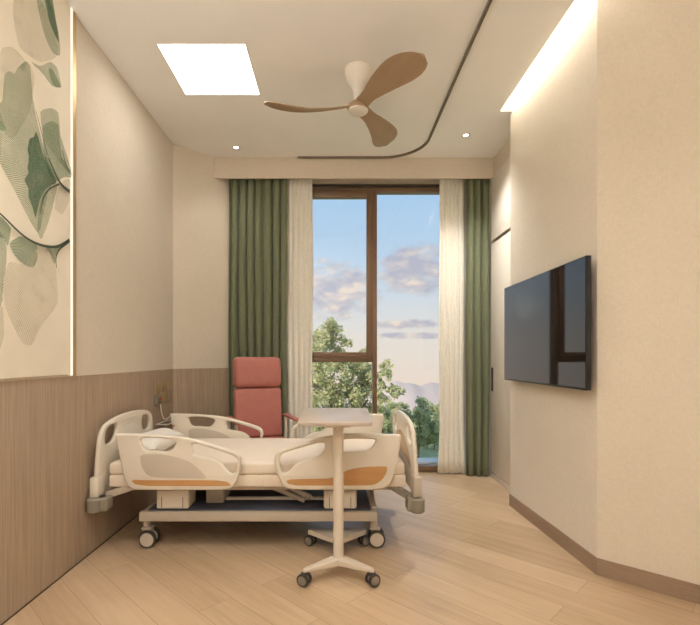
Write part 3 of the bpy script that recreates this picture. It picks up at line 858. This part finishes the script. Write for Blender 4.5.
rb = MB().prism([(ax - .024, ay + .02), (ax + .024, ay + .02), (ax + .024, 2.705), (ax + .176, 2.842), (ax + .166, 2.868), (ax - .172, 2.868), (ax - .184, 2.842), (ax - .024, 2.705)], .070, .098, .004)
rb.build('rear_legs', M['tablecream'], tb)
def table_caster(x, y, ang, first=None):
    if first is not None:
        c = first.copy(); COL.objects.link(c)
        for ch in first.children:
            q = ch.copy(); COL.objects.link(q); q.parent = c
    else:
        c = MB().lathe([(.008, .04), (.008, .072)], (0, 0, 0), 'Z', 12).box(-.016, .016, -.010, .010, .046, .060, .004).build('caster', M['rubber'], tb, local=True)
        for s_ in (-1, 1):
            MB().lathe([(.026, -.009), (.030, -.008), (.032, -.004), (.032, .004), (.030, .008), (.026, .009)], (0, s_ * .018, .033), 'Y', 24).build('wheel', M['rubber'], c, local=True)
            MB().lathe([(.012, -.0105), (.023, -.0095), (.023, .0095), (.012, .0105)], (0, s_ * .018, .033), 'Y', 24).build('wheel_disc', M['greywheel'], c, local=True)
    c.location = (x - tb.location.x, y - tb.location.y, 0); c.rotation_euler = (0, 0, R(ang))
    return c
k0 = table_caster(-.155, 2.350, -24)
table_caster(.190, 2.350, 24, k0); table_caster(-.150, 2.852, -30, k0); table_caster(.178, 2.852, 30, k0)

# ================================================================== RECLINER CHAIR
ch = thing('recliner_chair', 'coral padded high back recliner chair between bed and green curtain', 'chair', (-.628, 4.035, 0), R(23))
def cbox(m, *a, bev=.02, seg=4, rx=0, about=(0, 0, 0), mat=0):
    T = Matrix.Translation(about); xf = T @ Matrix.Rotation(R(rx), 4, 'X') @ T.inverted()
    return m.box(*a, bev, mat, seg, xf)
lean = -6
cbox(MB(), -.212, .212, .085, .185, .44, .876, bev=.030, rx=lean, about=(0, .1, .42)).build('back_cushion', M['pink'], ch, local=True, smooth=60)
cbox(MB(), -.216, .216, .070, .190, .880, 1.156, bev=.045, rx=lean, about=(0, .1, .42)).build('headrest', M['pink'], ch, local=True, smooth=60)
cbox(MB(), -.195, .195, .175, .200, .30, 1.10, bev=.006, rx=lean, about=(0, .1, .42)).build('back_frame', M['steel'], ch, local=True)
cbox(MB(), -.215, .215, -.235, .12, .32, .44, bev=.03).build('seat', M['pink'], ch, local=True, smooth=60)
for s_ in (-1, 1):
    x = .258 * s_
    a = MB().beam((x, -.215, .615), (x, .19, .622), .05, .022, .008).build('armrest', M['pink'], ch, local=True)
    MB().tube([(x, .16, .02), (x, .16, 0.605)], .014, 12).tube([(x, -.17, .02), (x, -.17, 0.605)], .014, 12).tube([(x, -.17, .30), (x, .16, .30)], .012, 10).build('arm_frame', M['cream'], a, local=True)
MB().box(-.255, .255, -.02, .01, .285, .315, .004).build('cross_bar', M['steel'], ch, local=True)
MB().box(-.20, .20, -.22, .12, .30, .322, .004).build('seat_frame', M['steel'], ch, local=True)
for x, y in ((-.258, -.17), (.258, -.17), (-.258, .16), (.258, .16)):
    MB().lathe([(.016, 0), (.020, .004), (.020, .022), (.012, .026)], (x, y, 0), 'Z', 14).build('foot', M['rubber'], ch, local=True)

# ================================================================== OUTSIDE
GZ = -10.0
g_ = MB().grid([[(x, y, GZ) for x in (-60, -20, 0, 20, 60)] for y in (5.5, 30, 60, 90)])
o = g_.build('ground', M['lawn'], smooth=0); struct(o)
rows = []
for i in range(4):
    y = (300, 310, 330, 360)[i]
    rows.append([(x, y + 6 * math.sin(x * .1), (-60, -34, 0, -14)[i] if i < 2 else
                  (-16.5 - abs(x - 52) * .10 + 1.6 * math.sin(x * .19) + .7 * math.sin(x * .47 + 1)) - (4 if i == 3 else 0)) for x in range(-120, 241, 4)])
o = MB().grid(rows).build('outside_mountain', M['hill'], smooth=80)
tag(o, 'mountain ridge coloured pale lilac for haze, far beyond the trees', 'mountain')

def tree(name, x, y, h, cr, blobs, mats, label, seed, n=2600, leaf=.26, group='trees outside the window'):
    rnd = random.Random(seed)
    t = thing(name, label, 'tree', (x, y, GZ), 0, group)
    tr = MB().tube([(x, y, GZ), (x + .1, y, GZ + h * .3), (x - .1, y, GZ + h * .6)], .03 * h * .55, 10)
    for k in range(7):
        a = rnd.uniform(0, 2 * PI); z = GZ + h * rnd.uniform(.25, .5)
        q = cr * rnd.uniform(.4, .7)
        tr.tube([(x, y, z), (x + q * .5 * math.cos(a), y + q * .5 * math.sin(a), z + h * .1), (x + q * math.cos(a), y + q * math.sin(a), z + h * .25)], .008 * h, 6)
    tr.build('trunk', M['bark'], t)
    verts, faces, mi = [], [], []
    tot = sum(b[3] ** 2 for b in blobs)
    for bx, by, bz, br in blobs:
        cl = [(rnd.gauss(0, 1), rnd.gauss(0, 1), rnd.gauss(0, 1)) for _ in range(14)]
        cl = [Vector(c).normalized() * br * rnd.uniform(.45, 1.0) for c in cl]
        for _ in range(int(n * br * br / tot)):
            c = rnd.choice(cl); d_ = Vector((rnd.gauss(0, 1), rnd.gauss(0, 1), rnd.gauss(0, 1))).normalized() * br * .36 * rnd.random() ** .45
            p = Vector((bx, by, bz)) + Vector((c.x, c.y, c.z * .8)) + d_
            nrm = (Vector((rnd.gauss(0, 1), rnd.gauss(0, 1), rnd.gauss(0, 1))) * .8 + Vector((0, -.3, .8))).normalized()
            a = nrm.orthogonal().normalized(); a.rotate(Matrix.Rotation(rnd.uniform(0, 6.28), 3, nrm)); b = nrm.cross(a)
            s_ = leaf * rnd.uniform(.6, 1.2); i0 = len(verts)
            verts += [p - a * s_, p - b * s_ * .55, p + a * s_, p + b * s_ * .55]
            faces.append((i0, i0 + 1, i0 + 2, i0 + 3)); mi.append(0 if rnd.random() < .6 else 1)
    me = bpy.data.meshes.new('crown'); me.from_pydata([tuple(Vector(v) - t.location) for v in verts], [], faces)
    for m_ in mats: me.materials.append(M[m_])
    for pl, k in zip(me.polygons, mi): pl.material_index = k
    o = bpy.data.objects.new('crown', me); COL.objects.link(o); o.parent = t
    return t
def at(px, py, d): return ((px - 335) * d / F, d, EYE + (357 - py) * d / F)
big = [(*at(px, py, 40 + dy), r) for px, py, dy, r in
       ((325, 328, 0, 1.25), (362, 368, 1, 1.2), (364, 396, 1, 1.5), (322, 340, 0, 1.35), (338, 345, 1, 1.2), (316, 352, -1, 1.6), (330, 372, -1, 1.8), (355, 375, 0, 1.7), (345, 398, 0, 1.8), (318, 395, 0, 1.9), (350, 420, 0, 1.9), (322, 425, 1, 2.0),
        (368, 352, 1, .8), (387, 366, 1, .75), (384, 376, 0, .7), (396, 392, 0, .85), (380, 394, 0, 1.1), (300, 370, 1, 2.0), (290, 400, 1, 2.2), (304, 345, 1, 1.3), (372, 415, 1, 1.4))]
tree('broadleaf_tree', .2, 40.5, 12, 4, big, ('leaf_yellow', 'leaf_green'), 'tall sunlit yellow green tree rising behind the left window panes', 5, 24000, .155)
spots = [(395, 425, 56, 7.0, 'left of the treeline gap'), (418, 420, 58, 7.5, 'tall and rounded'), (434, 424, 56, 7, ''), (380, 420, 60, 7, ''), (362, 424, 58, 7, ''), (462, 420, 60, 8, ''), (340, 420, 62, 8, ''), (490, 420, 62, 8, ''), (310, 420, 60, 8, ''), (280, 420, 60, 8, '')]
labs = ['green tree rising just above the footboard of the bed', 'bushy green tree standing between footboard and right sheer curtain', 'green tree half hidden behind the right sheer curtain',
        'cool green tree behind the far foot rail of the bed', 'green tree behind the lower part of the mullion', 'green tree hidden behind the narrow green curtain',
        'green tree low behind the sunlit yellow green tree', 'green tree at the far right end of the treeline', 'green tree behind the left sheer curtain', 'green tree at the far left end of the treeline']
for k, (px, py, d, h, _) in enumerate(spots):
    d = (50, 56, 62.)[sorted(q[0] for q in spots).index(px) % 3]
    x, y, z = at(px, py, d)
    rnd = random.Random(50 + k)
    ztop = EYE - (44 + rnd.uniform(-3, 4)) * d / F
    bl_ = []
    for q in range(9):
        r_ = rnd.uniform(.9, 1.35)
        zz = GZ + 1.3 + (ztop - GZ - 2.2) * (q / 8)
        wd_ = 1.9 * math.sin(PI * (.25 + .62 * q / 8))
        bl_.append((x + rnd.uniform(-wd_, wd_), y + rnd.uniform(-1, 1), zz, r_))
    tree('leafy_tree', x, y, ztop - GZ - .5, 1.8, bl_, (('leaf_green', 'leaf_yellow'), ('leaf_green', 'leaf_blue'))[k % 2], labs[k], 90 + k, 7000, .16)

# ================================================================== SKY, SUN
w = bpy.data.worlds.new('sunset_sky'); scn.world = w; w.use_nodes = True
nt = w.node_tree; nt.nodes.clear()
out = nt.nodes.new('ShaderNodeOutputWorld'); bg = nt.nodes.new('ShaderNodeBackground')
nt.links.new(bg.outputs[0], out.inputs[0])
tc = nt.nodes.new('ShaderNodeTexCoord'); sep = nt.nodes.new('ShaderNodeSeparateXYZ'); nt.links.new(tc.outputs['Generated'], sep.inputs[0])
hz = math_node(nt, 'SQRT', math_node(nt, 'ADD', math_node(nt, 'MULTIPLY', sep.outputs[0], sep.outputs[0]), math_node(nt, 'MULTIPLY', sep.outputs[1], sep.outputs[1])))
el = math_node(nt, 'DIVIDE', sep.outputs[2], math_node(nt, 'MAXIMUM', hz, .02))
az = math_node(nt, 'ARCTAN2', sep.outputs[0], sep.outputs[1])
f = math_node(nt, 'ADD', math_node(nt, 'MULTIPLY', el, 1.0), .2, True)
sky = ramp(nt, f, [(.0, (.70, .58, .50)), (.13, (.80, .66, .56)), (.24, (.76, .70, .64)), (.34, (.58, .67, .75)), (.42, (.47, .62, .78)), (.56, (.38, .58, .81)), (1., (.30, .48, .72))])
cv = nt.nodes.new('ShaderNodeCombineXYZ'); nt.links.new(az, cv.inputs[0]); nt.links.new(math_node(nt, 'MULTIPLY', el, 1.9), cv.inputs[1])
cn = nt.nodes.new('ShaderNodeTexNoise'); cn.inputs['Scale'].default_value = 17; cn.inputs['Detail'].default_value = 7; cn.inputs['Roughness'].default_value = .58
nt.links.new(cv.outputs[0], cn.inputs['Vector'])
mask = None
for (ca, ce, ra, re) in ((.00, .140, .125, .085), (.165, .185, .120, .070), (-.18, .17, .11, .05), (.32, .15, .1, .05), (.15, .070, .10, .014), (.17, .045, .11, .010)):
    dx = math_node(nt, 'DIVIDE', math_node(nt, 'SUBTRACT', az, ca), ra); dy = math_node(nt, 'DIVIDE', math_node(nt, 'SUBTRACT', el, ce), re)
    q = math_node(nt, 'SUBTRACT', 1., math_node(nt, 'SQRT', math_node(nt, 'ADD', math_node(nt, 'MULTIPLY', dx, dx), math_node(nt, 'MULTIPLY', dy, dy))), True)
    mask = q if mask is None else math_node(nt, 'MAXIMUM', mask, q)
cl = math_node(nt, 'MULTIPLY', math_node(nt, 'SUBTRACT', math_node(nt, 'ADD', math_node(nt, 'MULTIPLY', mask, .62), cn.outputs[0]), .62), 4.5, True)
cl = math_node(nt, 'MULTIPLY', cl, math_node(nt, 'MULTIPLY', mask, 5., True))
cn2 = nt.nodes.new('ShaderNodeTexNoise'); cn2.inputs['Scale'].default_value = 26; cn2.inputs['Detail'].default_value = 4
cv2 = nt.nodes.new('ShaderNodeVectorMath'); cv2.inputs[1].default_value = (.013, .02, .4); nt.links.new(cv.outputs[0], cv2.inputs[0]); nt.links.new(cv2.outputs[0], cn2.inputs['Vector'])
cc = ramp(nt, cn2.outputs[0], [(.40, (.45, .44, .53)), (.56, (.60, .54, .55)), (.68, (.86, .70, .57))])
nt.links.new(mixc(nt, math_node(nt, 'MULTIPLY', cl, .85), sky.outputs[0], cc.outputs[0]), bg.inputs[0])
bg.inputs[1].default_value = .80

sl = bpy.data.lights.new('sun', 'SUN'); sl.energy = 3.5; sl.color = (1, .86, .66); sl.angle = R(1.5)
so = bpy.data.objects.new('sun', sl); COL.objects.link(so); so.rotation_euler = Vector((.55, .62, -.45)).to_track_quat('-Z', 'Y').to_euler()

# ================================================================== CAMERA, VIEW
cam = bpy.data.cameras.new('camera'); cam.sensor_width = 36; cam.lens = 24.0
cam.shift_x = (350 - 335) / 700; cam.shift_y = (357 - 312.5) / 700
cam.clip_end = 2000; cam.clip_start = .02
co = bpy.data.objects.new('camera', cam); COL.objects.link(co)
co.location = (0, 0, EYE); co.rotation_euler = (PI / 2, 0, 0)
scn.camera = co
scn.view_settings.view_transform = 'Standard'; scn.view_settings.look = 'None'
scn.view_settings.gamma = 1; scn.view_settings.exposure = 0.48; scn.view_settings.use_curve_mapping = False
cy = scn.cycles
cy.use_denoising = True
cy.max_bounces = 10; cy.diffuse_bounces = 6; cy.transparent_max_bounces = 24; cy.sample_clamp_indirect = 8
